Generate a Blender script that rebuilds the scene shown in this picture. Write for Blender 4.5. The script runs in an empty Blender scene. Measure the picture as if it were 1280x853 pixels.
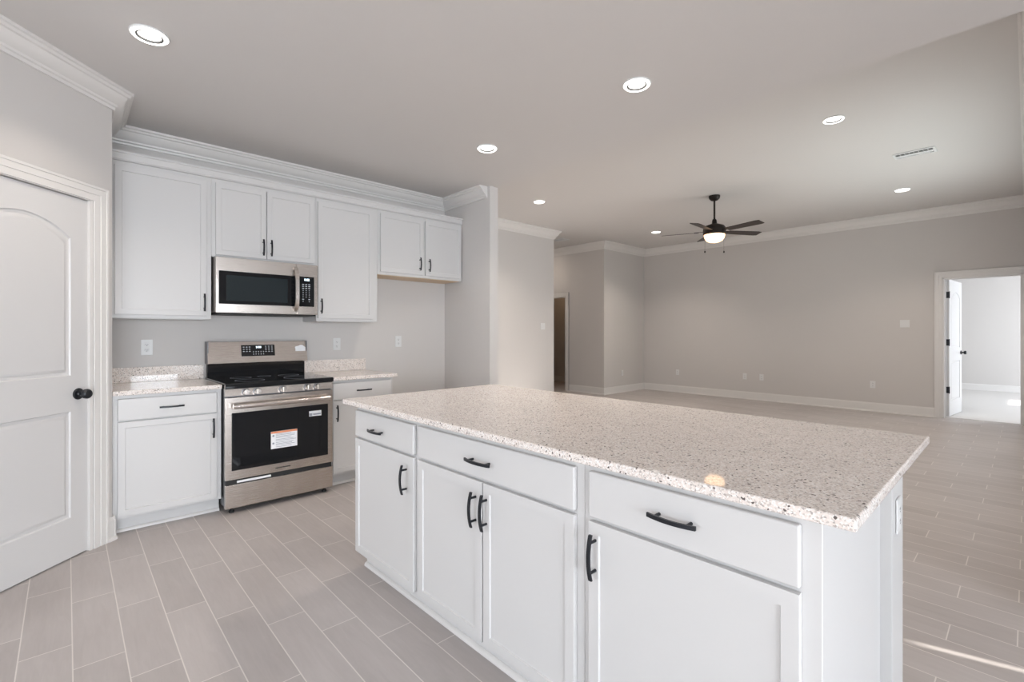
import bpy, bmesh, math, random
from mathutils import Vector, Matrix

# ------------------------------------------------------------------ camera
S = bpy.context.scene
COL = S.collection
PI = math.pi

cam_d = bpy.data.cameras.new('camera')
cam_d.sensor_width = 36.0
cam_d.lens = 599.338 / 1280.0 * 36.0
cam_d.shift_y = -10.665 / 1280.0
cam_d.clip_start = 0.02
cam = bpy.data.objects.new('camera', cam_d)
COL.objects.link(cam)
cam.location = (0, 0, 1.283)
cam.rotation_euler = (PI / 2, 0, math.radians(-(90 - 47.113)))
S.camera = cam

# ------------------------------------------------------------------ view, world, lights
vs = S.view_settings
vs.view_transform = 'Standard'
vs.look = 'None'
vs.gamma = 1.0
vs.use_curve_mapping = False
vs.exposure = 0.0

w = bpy.data.worlds.new('sky')
S.world = w
w.use_nodes = True
bg = w.node_tree.nodes['Background']
bg.inputs[0].default_value = (0.80, 0.90, 1.0, 1)
bg.inputs[1].default_value = 1.2


def sun(name, direction, strength, color, angle=0.3):
    d = bpy.data.lights.new(name, 'SUN')
    d.energy = strength
    d.color = color
    d.angle = math.radians(angle)
    o = bpy.data.objects.new(name, d)
    COL.objects.link(o)
    o.rotation_euler = Vector(direction).to_track_quat('-Z', 'Y').to_euler()
    return o


def area(name, loc, direction, sx, sy, power, color, spread=180):
    d = bpy.data.lights.new(name, 'AREA')
    d.shape = 'RECTANGLE'
    d.size, d.size_y = sx, sy
    d.energy = power
    d.color = color
    d.spread = math.radians(spread)
    o = bpy.data.objects.new(name, d)
    COL.objects.link(o)
    o.location = loc
    o.rotation_euler = Vector(direction).to_track_quat('-Z', 'Z').to_euler()
    return o


SUN_DIR = (-0.29, 1.0, -0.345)
sun('sun', SUN_DIR, 20.0, (1.0, 0.96, 0.90))
COOL = (0.85, 0.92, 1.0)
# daylight entering through the window openings behind and beside the camera
area('daylight_rear', (-1.4, -5.42, 1.10), (0, 1, -0.42), 4.2, 2.0, 250, COOL, 130)
area('daylight_rear_window', (1.565, -5.44, 1.52), (0, 1, -0.2), 0.92, 1.15, 34, COOL, 130)
area('daylight_left', (-5.42, 0.6, 1.50), (1, 0.0, -0.25), 3.2, 1.5, 108, COOL, 140)
area('daylight_family', (6.4, -0.02, 1.45), (0, 0.75, 0.62), 3.0, 1.0, 20, (0.80, 0.97, 1.0), 140)
area('daylight_bedroom', (12.4, -3.0, 1.3), (0, 1, 0), 2.4, 1.6, 195, COOL)

# ------------------------------------------------------------------ materials


def new_mat(name):
    m = bpy.data.materials.new(name)
    m.use_nodes = True
    nt = m.node_tree
    return m, nt, nt.nodes['Principled BSDF']


def paint(name, col, rough=0.5, spec=0.5, metal=0.0, bump=0.0, bscale=300):
    m, nt, b = new_mat(name)
    b.inputs['Base Color'].default_value = (*col, 1)
    b.inputs['Roughness'].default_value = rough
    b.inputs['Metallic'].default_value = metal
    b.inputs['Specular IOR Level'].default_value = spec
    tc = nt.nodes.new('ShaderNodeTexCoord')
    n = nt.nodes.new('ShaderNodeTexNoise')
    n.inputs['Scale'].default_value = bscale
    nt.links.new(tc.outputs['Object'], n.inputs['Vector'])
    if bump > 0:
        bp = nt.nodes.new('ShaderNodeBump')
        bp.inputs['Strength'].default_value = bump
        bp.inputs['Distance'].default_value = 0.001
        nt.links.new(n.outputs['Fac'], bp.inputs['Height'])
        nt.links.new(bp.outputs['Normal'], b.inputs['Normal'])
    else:
        mr = nt.nodes.new('ShaderNodeMapRange')
        mr.inputs['To Min'].default_value = max(0.02, rough - 0.03)
        mr.inputs['To Max'].default_value = rough + 0.03
        nt.links.new(n.outputs['Fac'], mr.inputs['Value'])
        nt.links.new(mr.outputs['Result'], b.inputs['Roughness'])
    return m


def emit(name, col, strength):
    m, nt, b = new_mat(name)
    b.inputs['Base Color'].default_value = (*col, 1)
    b.inputs['Emission Color'].default_value = (*col, 1)
    b.inputs['Emission Strength'].default_value = strength
    return m


def granite_mat():
    m, nt, b = new_mat('speckled_granite')
    L = nt.links.new
    tc = nt.nodes.new('ShaderNodeTexCoord')

    def vor(scale):
        v = nt.nodes.new('ShaderNodeTexVoronoi')
        v.inputs['Scale'].default_value = scale
        L(tc.outputs['Object'], v.inputs['Vector'])
        s = nt.nodes.new('ShaderNodeSeparateColor')
        L(v.outputs['Color'], s.inputs['Color'])
        return s

    def ramp(stops, src):
        r = nt.nodes.new('ShaderNodeValToRGB')
        r.color_ramp.interpolation = 'CONSTANT'
        e = r.color_ramp.elements
        while len(e) < len(stops):
            e.new(0.5)
        for el, (p, c) in zip(e, stops):
            el.position = p
            el.color = (*c, 1)
        L(src, r.inputs['Fac'])
        return r
    a = vor(275)
    r1 = ramp([(0.0, (0.46, 0.41, 0.38)), (0.07, (0.61, 0.545, 0.505)), (0.20, (0.78, 0.70, 0.65)),
               (0.52, (0.83, 0.765, 0.715)), (0.78, (0.90, 0.865, 0.835))], a.outputs['Red'])
    c = vor(190)
    r2 = ramp([(0.0, (1, 1, 1)), (0.022, (0, 0, 0)), (1.0, (0, 0, 0))], c.outputs['Green'])
    mx = nt.nodes.new('ShaderNodeMix')
    mx.data_type = 'RGBA'
    L(r2.outputs['Color'], mx.inputs[0])
    L(r1.outputs['Color'], mx.inputs[6])
    mx.inputs[7].default_value = (0.13, 0.11, 0.10, 1)
    n = nt.nodes.new('ShaderNodeTexNoise')
    n.inputs['Scale'].default_value = 14
    L(tc.outputs['Object'], n.inputs['Vector'])
    mr = nt.nodes.new('ShaderNodeMapRange')
    mr.inputs['To Min'].default_value = 0.92
    mr.inputs['To Max'].default_value = 1.08
    L(n.outputs['Fac'], mr.inputs['Value'])
    hv = nt.nodes.new('ShaderNodeHueSaturation')
    L(mr.outputs['Result'], hv.inputs['Value'])
    L(mx.outputs[2], hv.inputs['Color'])
    L(hv.outputs['Color'], b.inputs['Base Color'])
    b.inputs['Roughness'].default_value = 0.04
    b.inputs['Specular IOR Level'].default_value = 0.45
    return m


def floor_mat():
    m, nt, b = new_mat('wood_look_tile')
    L = nt.links.new
    geo = nt.nodes.new('ShaderNodeNewGeometry')
    sp = nt.nodes.new('ShaderNodeSeparateXYZ')
    L(geo.outputs['Position'], sp.inputs[0])

    def mt(op, a, bb=None, c=None):
        q = nt.nodes.new('ShaderNodeMath')
        q.operation = op
        for i, v in enumerate((a, bb, c)):
            if v is None:
                continue
            if isinstance(v, (int, float)):
                q.inputs[i].default_value = v
            else:
                L(v, q.inputs[i])
        return q.outputs[0]
    xs = mt('DIVIDE', mt('SUBTRACT', sp.outputs['X'], 0.017), 0.157)
    k = mt('FLOOR', xs)
    fx = mt('SUBTRACT', xs, k)
    ys = mt('DIVIDE', mt('ADD', mt('SUBTRACT', sp.outputs['Y'], 3.08), mt('MULTIPLY', k, 0.20333)), 0.61)
    j = mt('FLOOR', ys)
    fy = mt('SUBTRACT', ys, j)
    dx = mt('MULTIPLY', mt('MINIMUM', fx, mt('SUBTRACT', 1.0, fx)), 0.157)
    dy = mt('MULTIPLY', mt('MINIMUM', fy, mt('SUBTRACT', 1.0, fy)), 0.61)
    dd = mt('MINIMUM', dx, dy)
    grout = nt.nodes.new('ShaderNodeMapRange')
    grout.inputs['From Min'].default_value = 0.0015
    grout.inputs['From Max'].default_value = 0.0026
    grout.inputs['To Min'].default_value = 1.0
    grout.inputs['To Max'].default_value = 0.0
    L(dd, grout.inputs['Value'])
    cid = nt.nodes.new('ShaderNodeCombineXYZ')
    L(k, cid.inputs[0])
    L(j, cid.inputs[1])
    wn = nt.nodes.new('ShaderNodeTexWhiteNoise')
    wn.noise_dimensions = '2D'
    L(cid.outputs[0], wn.inputs['Vector'])
    # grain, stretched along the plank
    off = nt.nodes.new('ShaderNodeCombineXYZ')
    L(mt('MULTIPLY', sp.outputs['X'], 26.0), off.inputs[0])
    L(mt('ADD', mt('MULTIPLY', sp.outputs['Y'], 2.6), mt('MULTIPLY', wn.outputs['Value'], 37.0)), off.inputs[1])
    g = nt.nodes.new('ShaderNodeTexNoise')
    g.inputs['Scale'].default_value = 1.6
    g.inputs['Detail'].default_value = 6
    g.inputs['Roughness'].default_value = 0.65
    g.inputs['Distortion'].default_value = 0.9
    L(off.outputs[0], g.inputs['Vector'])
    off2 = nt.nodes.new('ShaderNodeCombineXYZ')
    L(mt('MULTIPLY', sp.outputs['X'], 2.2), off2.inputs[0])
    L(mt('ADD', mt('MULTIPLY', sp.outputs['Y'], 1.1), mt('MULTIPLY', wn.outputs['Value'], 11.0)), off2.inputs[1])
    g2 = nt.nodes.new('ShaderNodeTexNoise')
    g2.inputs['Scale'].default_value = 2.2
    L(off2.outputs[0], g2.inputs['Vector'])
    v = mt('ADD', mt('MULTIPLY', g.outputs['Fac'], 0.42),
           mt('ADD', mt('MULTIPLY', g2.outputs['Fac'], 0.38), mt('MULTIPLY', wn.outputs['Value'], 0.20)))
    r = nt.nodes.new('ShaderNodeValToRGB')
    e = r.color_ramp.elements
    e[0].position, e[0].color = 0.25, (0.40, 0.365, 0.35, 1)
    e[1].position, e[1].color = 0.75, (0.53, 0.49, 0.475, 1)
    L(v, r.inputs['Fac'])
    mx = nt.nodes.new('ShaderNodeMix')
    mx.data_type = 'RGBA'
    L(grout.outputs['Result'], mx.inputs[0])
    L(r.outputs['Color'], mx.inputs[6])
    mx.inputs[7].default_value = (0.70, 0.655, 0.62, 1)
    L(mx.outputs[2], b.inputs['Base Color'])
    b.inputs['Roughness'].default_value = 0.42
    b.inputs['Specular IOR Level'].default_value = 0.35
    bp = nt.nodes.new('ShaderNodeBump')
    bp.inputs['Strength'].default_value = 0.25
    bp.inputs['Distance'].default_value = 0.001
    L(mt('SUBTRACT', mt('MULTIPLY', g.outputs['Fac'], 0.3), grout.outputs['Result']), bp.inputs['Height'])
    L(bp.outputs['Normal'], b.inputs['Normal'])
    return m


def steel_mat(name='brushed_steel', axis=0, col=(0.62, 0.565, 0.52)):
    m, nt, b = new_mat(name)
    L = nt.links.new
    tc = nt.nodes.new('ShaderNodeTexCoord')
    mp = nt.nodes.new('ShaderNodeMapping')
    sc = [900, 900, 900]
    sc[axis] = 8
    mp.inputs['Scale'].default_value = sc
    n = nt.nodes.new('ShaderNodeTexNoise')
    n.inputs['Scale'].default_value = 1.0
    n.inputs['Detail'].default_value = 3
    L(tc.outputs['Object'], mp.inputs['Vector'])
    L(mp.outputs['Vector'], n.inputs['Vector'])
    mr = nt.nodes.new('ShaderNodeMapRange')
    mr.inputs['To Min'].default_value = 0.25
    mr.inputs['To Max'].default_value = 0.29
    L(n.outputs['Fac'], mr.inputs['Value'])
    L(mr.outputs['Result'], b.inputs['Roughness'])
    b.inputs['Base Color'].default_value = (*col, 1)
    b.inputs['Metallic'].default_value = 1.0
    b.inputs['Anisotropic'].default_value = 0.4
    tg = nt.nodes.new('ShaderNodeTangent')
    tg.direction_type = 'RADIAL'
    tg.axis = 'Z'
    L(tg.outputs[0], b.inputs['Tangent'])
    return m


def wood_mat(name, c1, c2, scale=6):
    m, nt, b = new_mat(name)
    L = nt.links.new
    tc = nt.nodes.new('ShaderNodeTexCoord')
    mp = nt.nodes.new('ShaderNodeMapping')
    mp.inputs['Scale'].default_value = (scale, scale * 12, scale * 12)
    n = nt.nodes.new('ShaderNodeTexNoise')
    n.inputs['Scale'].default_value = 1
    n.inputs['Detail'].default_value = 5
    r = nt.nodes.new('ShaderNodeValToRGB')
    r.color_ramp.elements[0].color = (*c1, 1)
    r.color_ramp.elements[1].color = (*c2, 1)
    L(tc.outputs['Object'], mp.inputs['Vector'])
    L(mp.outputs['Vector'], n.inputs['Vector'])
    L(n.outputs['Fac'], r.inputs['Fac'])
    L(r.outputs['Color'], b.inputs['Base Color'])
    b.inputs['Roughness'].default_value = 0.4
    return m


M = {}
M['wall'] = paint('wall_paint', (0.63, 0.605, 0.585), 0.75, 0.25, bump=0.15, bscale=420)
M['ceil'] = paint('ceiling_paint', (0.68, 0.66, 0.645), 0.85, 0.2, bump=0.2, bscale=260)
M['trim'] = paint('trim_paint', (0.75, 0.73, 0.71), 0.35, 0.45)
M['cab'] = paint('cabinet_paint', (0.65, 0.642, 0.636), 0.34, 0.45)
M['door'] = paint('door_paint', (0.67, 0.66, 0.655), 0.36, 0.45)
M['under'] = wood_mat('raw_wood_underside', (0.62, 0.44, 0.27), (0.74, 0.55, 0.36), 3)
M['granite'] = granite_mat()
M['floor'] = floor_mat()
M['steel'] = steel_mat()
M['steel_dark'] = paint('grey_steel_side', (0.20, 0.20, 0.21), 0.4, 0.5, 0.7)
M['steel_side'] = paint('satin_steel_side', (0.42, 0.39, 0.37), 0.38, 0.5, 0.85)
M['bar'] = steel_mat('polished_steel_bar', 0, (0.70, 0.65, 0.61))
M['black_glass'] = paint('black_glass', (0.006, 0.007, 0.009), 0.05, 0.6)
M['tint_glass'] = paint('tinted_window', (0.018, 0.026, 0.030), 0.06, 0.65)
M['black'] = paint('matte_black_metal', (0.015, 0.017, 0.022), 0.35, 0.5, 0.3)
M['plastic'] = paint('white_plastic', (0.74, 0.74, 0.735), 0.35, 0.5)
M['slot'] = paint('dark_slot', (0.03, 0.03, 0.03), 0.6, 0.3)
M['paper'] = paint('white_paper', (0.86, 0.87, 0.89), 0.6, 0.3)
M['orange'] = paint('orange_print', (0.75, 0.28, 0.14), 0.6, 0.3)
M['ink'] = paint('grey_print', (0.33, 0.35, 0.40), 0.6, 0.3)
M['teal'] = paint('teal_print', (0.05, 0.20, 0.22), 0.5, 0.3)
M['glyph'] = paint('pale_print', (0.60, 0.63, 0.66), 0.5, 0.3)
M['digit'] = emit('clock_digits', (0.85, 0.95, 1.0), 1.6)
M['lens'] = emit('lamp_lens_and_lit_trim', (1.0, 0.97, 0.93), 3.0)
M['globe'] = emit('frosted_globe', (1.0, 0.64, 0.37), 2.6)
M['bronze'] = paint('dark_bronze', (0.018, 0.013, 0.011), 0.45, 0.3, 0.2)
M['blade'] = wood_mat('dark_walnut_blade', (0.016, 0.010, 0.008), (0.034, 0.021, 0.016), 4)
M['carpet'] = paint('pale_carpet', (0.72, 0.70, 0.68), 0.9, 0.1, bump=0.6, bscale=500)
M['baffle'] = paint('grey_baffle', (0.16, 0.16, 0.155), 0.6, 0.3)
M['vent'] = paint('vent_metal', (0.74, 0.75, 0.75), 0.5, 0.4)

# ------------------------------------------------------------------ mesh helpers


def NB():
    return bmesh.new()


def box(bm, x0, x1, y0, y1, z0, z1, bev=0.0, seg=2):
    r = bmesh.ops.create_cube(bm, size=1.0)
    vv = r['verts']
    for v in vv:
        v.co = Vector((x0 + (v.co.x + .5) * (x1 - x0), y0 + (v.co.y + .5) * (y1 - y0), z0 + (v.co.z + .5) * (z1 - z0)))
    if bev > 0:
        ed = list({e for v in vv for e in v.link_edges})
        bmesh.ops.bevel(bm, geom=ed, offset=bev, segments=seg, affect='EDGES', profile=0.5)
    return bm


def prism(bm, pts, axis, a0, a1):
    """extrude polygon pts (2D) along axis from a0 to a1. axis 'y': pts are (x,z); 'x': (y,z); 'z': (x,y)"""
    def P(p, a):
        return {'y': (p[0], a, p[1]), 'x': (a, p[0], p[1]), 'z': (p[0], p[1], a)}[axis]
    v0 = [bm.verts.new(P(p, a0)) for p in pts]
    v1 = [bm.verts.new(P(p, a1)) for p in pts]
    n = len(pts)
    fs = [bm.faces.new(v0), bm.faces.new(v1)]
    for i in range(n):
        fs.append(bm.faces.new((v0[i], v0[(i + 1) % n], v1[(i + 1) % n], v1[i])))
    bmesh.ops.recalc_face_normals(bm, faces=fs)
    return fs


def tube(bm, pts, r, seg=10, caps=True):
    pts = [Vector(p) for p in pts]
    rings = []
    rr = r if isinstance(r, (list, tuple)) else [r] * len(pts)
    for i, p in enumerate(pts):
        t = (pts[min(i + 1, len(pts) - 1)] - pts[max(i - 1, 0)]).normalized()
        up = Vector((0, 0, 1)) if abs(t.z) < .9 else Vector((1, 0, 0))
        a = t.cross(up).normalized()
        b = t.cross(a).normalized()
        rings.append([bm.verts.new(p + (a * math.cos(2 * PI * k / seg) + b * math.sin(2 * PI * k / seg)) * rr[i]) for k in range(seg)])
    fs = []
    for A, B in zip(rings, rings[1:]):
        for k in range(seg):
            fs.append(bm.faces.new((A[k], A[(k + 1) % seg], B[(k + 1) % seg], B[k])))
    if caps:
        fs.append(bm.faces.new(rings[0]))
        fs.append(bm.faces.new(rings[-1]))
    bmesh.ops.recalc_face_normals(bm, faces=fs)
    return bm


def lathe(bm, prof, c=(0, 0, 0), axis='z', seg=32):
    """prof: list of (radius, height) ; revolve around axis through c"""
    def P(r, h, a):
        x, y = r * math.cos(a), r * math.sin(a)
        if axis == 'z':
            q = (x, y, h)
        elif axis == 'y':
            q = (x, h, y)
        else:
            q = (h, x, y)
        return Vector(q) + Vector(c)
    rings = []
    for r, h in prof:
        if r < 1e-6:
            rings.append([bm.verts.new(P(0, h, 0))])
        else:
            rings.append([bm.verts.new(P(r, h, 2 * PI * k / seg)) for k in range(seg)])
    fs = []
    for A, B in zip(rings, rings[1:]):
        for k in range(seg):
            k2 = (k + 1) % seg
            if len(A) == 1 and len(B) == 1:
                continue
            if len(A) == 1:
                fs.append(bm.faces.new((A[0], B[k], B[k2])))
            elif len(B) == 1:
                fs.append(bm.faces.new((A[k], A[k2], B[0])))
            else:
                fs.append(bm.faces.new((A[k], A[k2], B[k2], B[k])))
    bmesh.ops.recalc_face_normals(bm, faces=fs)
    return bm


def molding(bm, path, prof, zbase, side=1):
    """sweep prof [(out, dz)...] along plan path [(x,y)...]; out goes to the left (side=1) or right (side=-1). mitred."""
    P = [Vector((p[0], p[1])) for p in path]
    n = len(P)
    dirs = [(P[i + 1] - P[i]).normalized() for i in range(n - 1)]
    nor = [Vector((-d.y, d.x)) * side for d in dirs]
    mit = []
    for i in range(n):
        if i == 0:
            mit.append(nor[0])
        elif i == n - 1:
            mit.append(nor[-1])
        else:
            s = nor[i - 1] + nor[i]
            mit.append(s / s.dot(nor[i]) if s.length > 1e-6 else nor[i])
    rings = [[bm.verts.new((P[i].x + mit[i].x * o, P[i].y + mit[i].y * o, zbase + dz)) for o, dz in prof] for i in range(n)]
    fs = []
    m = len(prof)
    for A, B in zip(rings, rings[1:]):
        for k in range(m):
            fs.append(bm.faces.new((A[k], A[(k + 1) % m], B[(k + 1) % m], B[k])))
    fs.append(bm.faces.new(rings[0]))
    fs.append(bm.faces.new(rings[-1]))
    bmesh.ops.recalc_face_normals(bm, faces=fs)
    return bm


def obj(name, bm, mat, parent=None, loc=None):
    me = bpy.data.meshes.new(name)
    bm.to_mesh(me)
    bm.free()
    me.materials.append(mat)
    me.shade_smooth()
    me.set_sharp_from_angle(angle=math.radians(32))
    o = bpy.data.objects.new(name, me)
    COL.objects.link(o)
    wm = o.modifiers.new('weighted_normals', 'WEIGHTED_NORMAL')
    wm.keep_sharp = True
    if parent is not None:
        o.parent = parent
    if loc:
        o.location = loc
    return o


def thing(name, label, cat, loc=(0, 0, 0), rz=0.0, group=None):
    o = bpy.data.objects.new(name, None)
    o.empty_display_size = 0.1
    COL.objects.link(o)
    o.location = loc
    o.rotation_euler = (0, 0, rz)
    o['label'] = label
    o['category'] = cat
    if group:
        o['group'] = group
    return o


def struct(name, bm, mat, parent=None):
    o = obj(name, bm, mat, parent)
    if parent is None:
        o['kind'] = 'structure'
    return o


def dup(root, loc, rz, label, group=None):
    r = root.copy()
    COL.objects.link(r)
    r.location = loc
    r.rotation_euler = (0, 0, rz)
    r['label'] = label
    if group:
        r['group'] = group
    for ch in list(root.children):
        c = ch.copy()
        COL.objects.link(c)
        c.parent = r
        for g in list(ch.children):
            d = g.copy()
            COL.objects.link(d)
            d.parent = c
    return r


# ------------------------------------------------------------------ room shell
XF_ = 9.601
HK, HF = 2.779, 3.155          # kitchen and family-room ceiling heights
YW = 4.523                     # range wall
XS0, XS1 = 3.156, 3.265        # stub wall beside the fridge space
YF, XW = 5.97, 6.60            # family back wall and its hall corner
XH, YN = 8.089, 5.932          # hall wall, short back wall
XF = 9.601                     # far wall
YR = -0.06                     # family right wall
CX, CY = 0.206, 3.861          # pantry corner
PE = 1.15                      # pantry wall reaches this far left of its corner
PL = PE * math.sqrt(2)       # pantry wall length
XL = -5.50                 # left wall

bm = NB(); box(bm, -5.8, 15.2, -5.8, 9.6, -0.12, 0.0)
struct('floor', bm, M['floor'])
bm = NB(); box(bm, XF_ + 0.13, 14.8, -3.2, 3.0, -0.01, 0.006, 0.003, 1)
struct('floor.001', bm, M['carpet'])
bm = NB(); box(bm, -5.7, 3.262, -5.7, 5.97, HK, 3.40)
box(bm, 3.262, 5.15, -5.7, -0.181, HK, 3.40)
struct('ceiling', bm, M['ceil'])
bm = NB(); box(bm, 3.262, 9.72, -0.2, 9.4, HF, 3.40)
struct('ceiling.001', bm, M['ceil'])
bm = NB(); box(bm, 9.722, 15.1, -3.5, 9.4, HK, 3.40)
struct('ceiling.002', bm, M['ceil'])

bm = NB(); box(bm, CX - 0.10, XS0 - 0.001, YW, YW + 0.12, 0, HK)
struct('wall_range', bm, M['wall'])
bm = NB(); box(bm, XS0, XS1, 3.727, YF - 0.001, 0, HK, 0.004)
box(bm, 3.2625, XS1, 3.727, YF - .001, HK, HF)
struct('wall_stub', bm, M['wall'])
bm = NB(); box(bm, XS1 - 0.10, XW, YF, YF + 0.12, 0, HF)
box(bm, XW - 0.12, XW, YF + 0.12, 9.2, 0, HF)
struct('wall_back', bm, M['wall'])
bm = NB(); box(bm, XW - .12, XH + 3.0, 9.2, 9.32, 0, HF)
struct('wall_hall_end', bm, M['wall'])
HD0, HD1, HDZ = 6.96, 7.72, 2.078
bm = NB()
box(bm, XH, XH + 0.12, YN, HD0, 0, HF)
box(bm, XH, XH + 0.12, HD1, 9.2, 0, HF)
box(bm, XH, XH + 0.12, HD0, HD1, HDZ, HF)
struct('wall_hall', bm, M['wall'])
bm = NB(); box(bm, XH + 0.12, XF + .12, YN, YN + 0.12, 0, HF)
struct('wall_nook', bm, M['wall'])
BD0, BD1, BDZ = 0.045, 0.872, 2.10
bm = NB()
box(bm, XF, XF + 0.14, BD1, YN, 0, HF)
box(bm, XF, XF + 0.14, -3.3, BD0, 0, HF)
box(bm, XF, XF + 0.14, BD0, BD1, BDZ, HF)
struct('wall_far', bm, M['wall'])
# family right wall with two window openings
bm = NB()
for x0, x1, z0, z1 in [(3.262, 4.9, 0, HF), (6.25, 6.55, 0, HF), (7.9, XF, 0, HF), (4.9, 6.25, 0, .7), (6.55, 7.9, 0, .7), (4.9, 6.25, 2.2, HF), (6.55, 7.9, 2.2, HF)]:
    box(bm, x0, x1, YR - 0.12, YR, z0, z1)
struct('wall_right', bm, M['wall'])
bm = NB(); box(bm, 5.0, 5.12, -5.5, YR - 0.12, 0, HK)
struct('wall_dining', bm, M['wall'])
# rear wall: wide patio opening and a narrow gap of daylight beside the dining wall
bm = NB()
for x0, x1, z0, z1 in [(XL - .12, -3.5, 0, HK), (-3.5, 0.7, 2.15, HK), (0.7, 1.10, 0, HK), (1.10, 2.03, 0, 0.94), (1.10, 2.03, 2.10, HK), (2.03, 4.245, 0, HK), (4.245, 4.300, 2.05, HK), (4.300, 5.02, 0, HK)]:
    box(bm, x0, x1, -5.62, -5.5, z0, z1)
struct('wall_rear', bm, M['wall'])
bm = NB()
ya = CY - PE
for y0, y1, z0, z1 in [(-5.62, -1.0, 0, HK), (2.2, ya, 0, HK), (-1.0, 2.2, 0, .75), (-1.0, 2.2, 2.25, HK)]:
    box(bm, XL - .12, XL, y0, y1, z0, z1)
struct('wall_left', bm, M['wall'])

# pantry wall (45 degrees) ; local frame: origin at corner, +x along the wall away from corner, +y out of the wall into the kitchen
PR = math.radians(225)
PM = Matrix.Translation((CX, CY, 0)) @ Matrix.Rotation(PR, 4, 'Z')


def pantry(bm):
    bmesh.ops.transform(bm, matrix=PM, verts=bm.verts)
    return bm


D0, D1, DZ = 0.146, 0.866, 2.058      # door opening along the pantry wall
bm = NB()
box(bm, 0.0, D0, -0.11, 0, 0, HK)
box(bm, D1, PL, -0.11, 0, 0, HK)
box(bm, D0, D1, -0.11, 0, DZ, HK)
pantry(bm)
box(bm, CX - 0.10, CX, CY + 0.0, YW, 0, HK)
box(bm, XL, CX - PE, CY - PE, CY - PE + .12, 0, HK)
struct('wall_pantry', bm, M['wall'])

# bedroom shell
bm = NB(); box(bm, 14.8, 14.92, -3.3, 3.2, 0, HK)
struct('wall_bedroom_back', bm, M['wall'])
bm = NB(); box(bm, 9.75, 14.9, 3.0, 3.12, 0, HK)
struct('wall_bedroom_left', bm, M['wall'])
bm = NB()
for x0, x1, z0, z1 in [(9.741, 13.15, 0, HK), (14.15, 14.8, 0, HK), (13.15, 14.15, 0, .4), (13.15, 14.15, 1.27, HK)]:
    box(bm, x0, x1, -3.32, -3.2, z0, z1)
struct('wall_bedroom_right', bm, M['wall'])
# closet behind the hall door
bm = NB(); box(bm, 9.5, 9.6, YN + .12, 9.2, 0, HF)
struct('wall_closet_back', bm, M['wall'])

# ---- crown mouldings
CROWN = [(0.0, 0.0), (0.0, -0.135), (0.012, -0.135), (0.016, -0.118), (0.026, -0.112), (0.028, -0.098), (0.040, -0.090),
         (0.058, -0.070), (0.070, -0.050), (0.074, -0.040), (0.086, -0.036), (0.092, -0.022), (0.104, -0.018), (0.104, 0.0)]


def crown(name, path, z, side=1, k=1.0):
    bm = NB()
    molding(bm, path, [(o_, d_ * k) for o_, d_ in CROWN], z - 0.0005, side)
    return struct(name, bm, M['trim'])


q = math.sqrt(.5)
crown('trim_1', [(-5.5, CY - PE), (CX - PE, CY - PE), (CX, CY), (CX, YW), (XS0, YW), (XS0, 3.768)], HK, -1, 0.87)
crown('trim_2', [(XS1, YF), (XW, YF), (XW, 9.2)], HF, -1, 1.14)
crown('trim_3', [(XH, 9.2), (XH, YN), (XF, YN), (XF, YR), (3.40, YR)], HF, -1, 1.14)
# ---- baseboards
BASE = [(0, 0), (0, 0.145), (0.006, 0.145), (0.010, 0.128), (0.014, 0.118), (0.014, 0.022), (0.024, 0.016), (0.026, 0.0)]


def base(name, path, side=1):
    bm = NB()
    molding(bm, path, BASE, 0.0, side)
    return struct(name, bm, M['trim'])


base('baseboard_back', [(XS1, 3.9), (XS1, YF), (XW, YF), (XW, 9.2)], -1)
base('baseboard_hall', [(XH, HD0 - 0.10), (XH, YN), (XF, YN), (XF, BD1 + 0.092)], -1)
base('baseboard_fridge', [(2.16, YW), (XS0, YW), (XS0, 3.727), (XS1, 3.727), (XS1, 3.9)], -1)
base('baseboard_bedroom', [(14.8, 3.0), (14.8, -3.2)], -1)
base('baseboard_closet', [(9.5, 9.2), (9.5, YN + .12)], -1)
bm = NB()
molding(bm, [(-0.012, 0), (0.042, 0)], BASE, 0.0, 1)
pantry(bm)
molding(bm, [(CX, 3.853), (CX, 3.955)], BASE, 0.0, -1)
struct('baseboard_pantry', bm, M['trim'])

# ---- door casings
CAS = 0.092


def casing(bm, x0, x1, z1, sign=1, y=0.0):
    """casing on local wall plane y, opening x0..x1, head z1, standing proud towards sign*y"""
    def b(xa, xb, za, zb, t):
        ya, yb = sorted((y, y + sign * t))
        box(bm, xa, xb, ya, yb, za, zb, 0.003)
    for s, xe in ((-1, x0), (1, x1)):
        o = xe + s * CAS
        m_ = xe + s * CAS * 0.45
        b(min(xe + s * 0.004, o), max(xe + s * 0.004, o), 0, z1 + CAS, 0.012)
        b(min(m_, o), max(m_, o), 0, z1 + CAS, 0.017)
        b(min(o, o - s * 0.016), max(o, o - s * 0.016), 0, z1 + CAS, 0.022)
    b(x0 - CAS, x1 + CAS, z1 + 0.004, z1 + CAS, 0.0115)
    b(x0 - CAS, x1 + CAS, z1 + CAS * 0.45, z1 + CAS, 0.0165)
    b(x0 - CAS, x1 + CAS, z1 + CAS - 0.016, z1 + CAS, 0.0215)
    return bm


bm = NB(); casing(bm, D0 - 0.012, D1 + 0.012, DZ)
for a, b_ in ((D0 - 0.012, D0 + 0.004), (D1 - 0.004, D1 + 0.012)):
    box(bm, a, b_, -0.10, 0.002, 0, DZ + .010)
box(bm, D0 - .01, D1 + .01, -0.10, 0.002, DZ + 0.001, DZ + 0.012)
box(bm, D0 - .01, D0 + .012, -0.062, -0.048, 0, DZ)
box(bm, D1 - .012, D1 + .01, -0.062, -0.048, 0, DZ)
pantry(bm)
struct('trim_4', bm, M['trim'])

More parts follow.
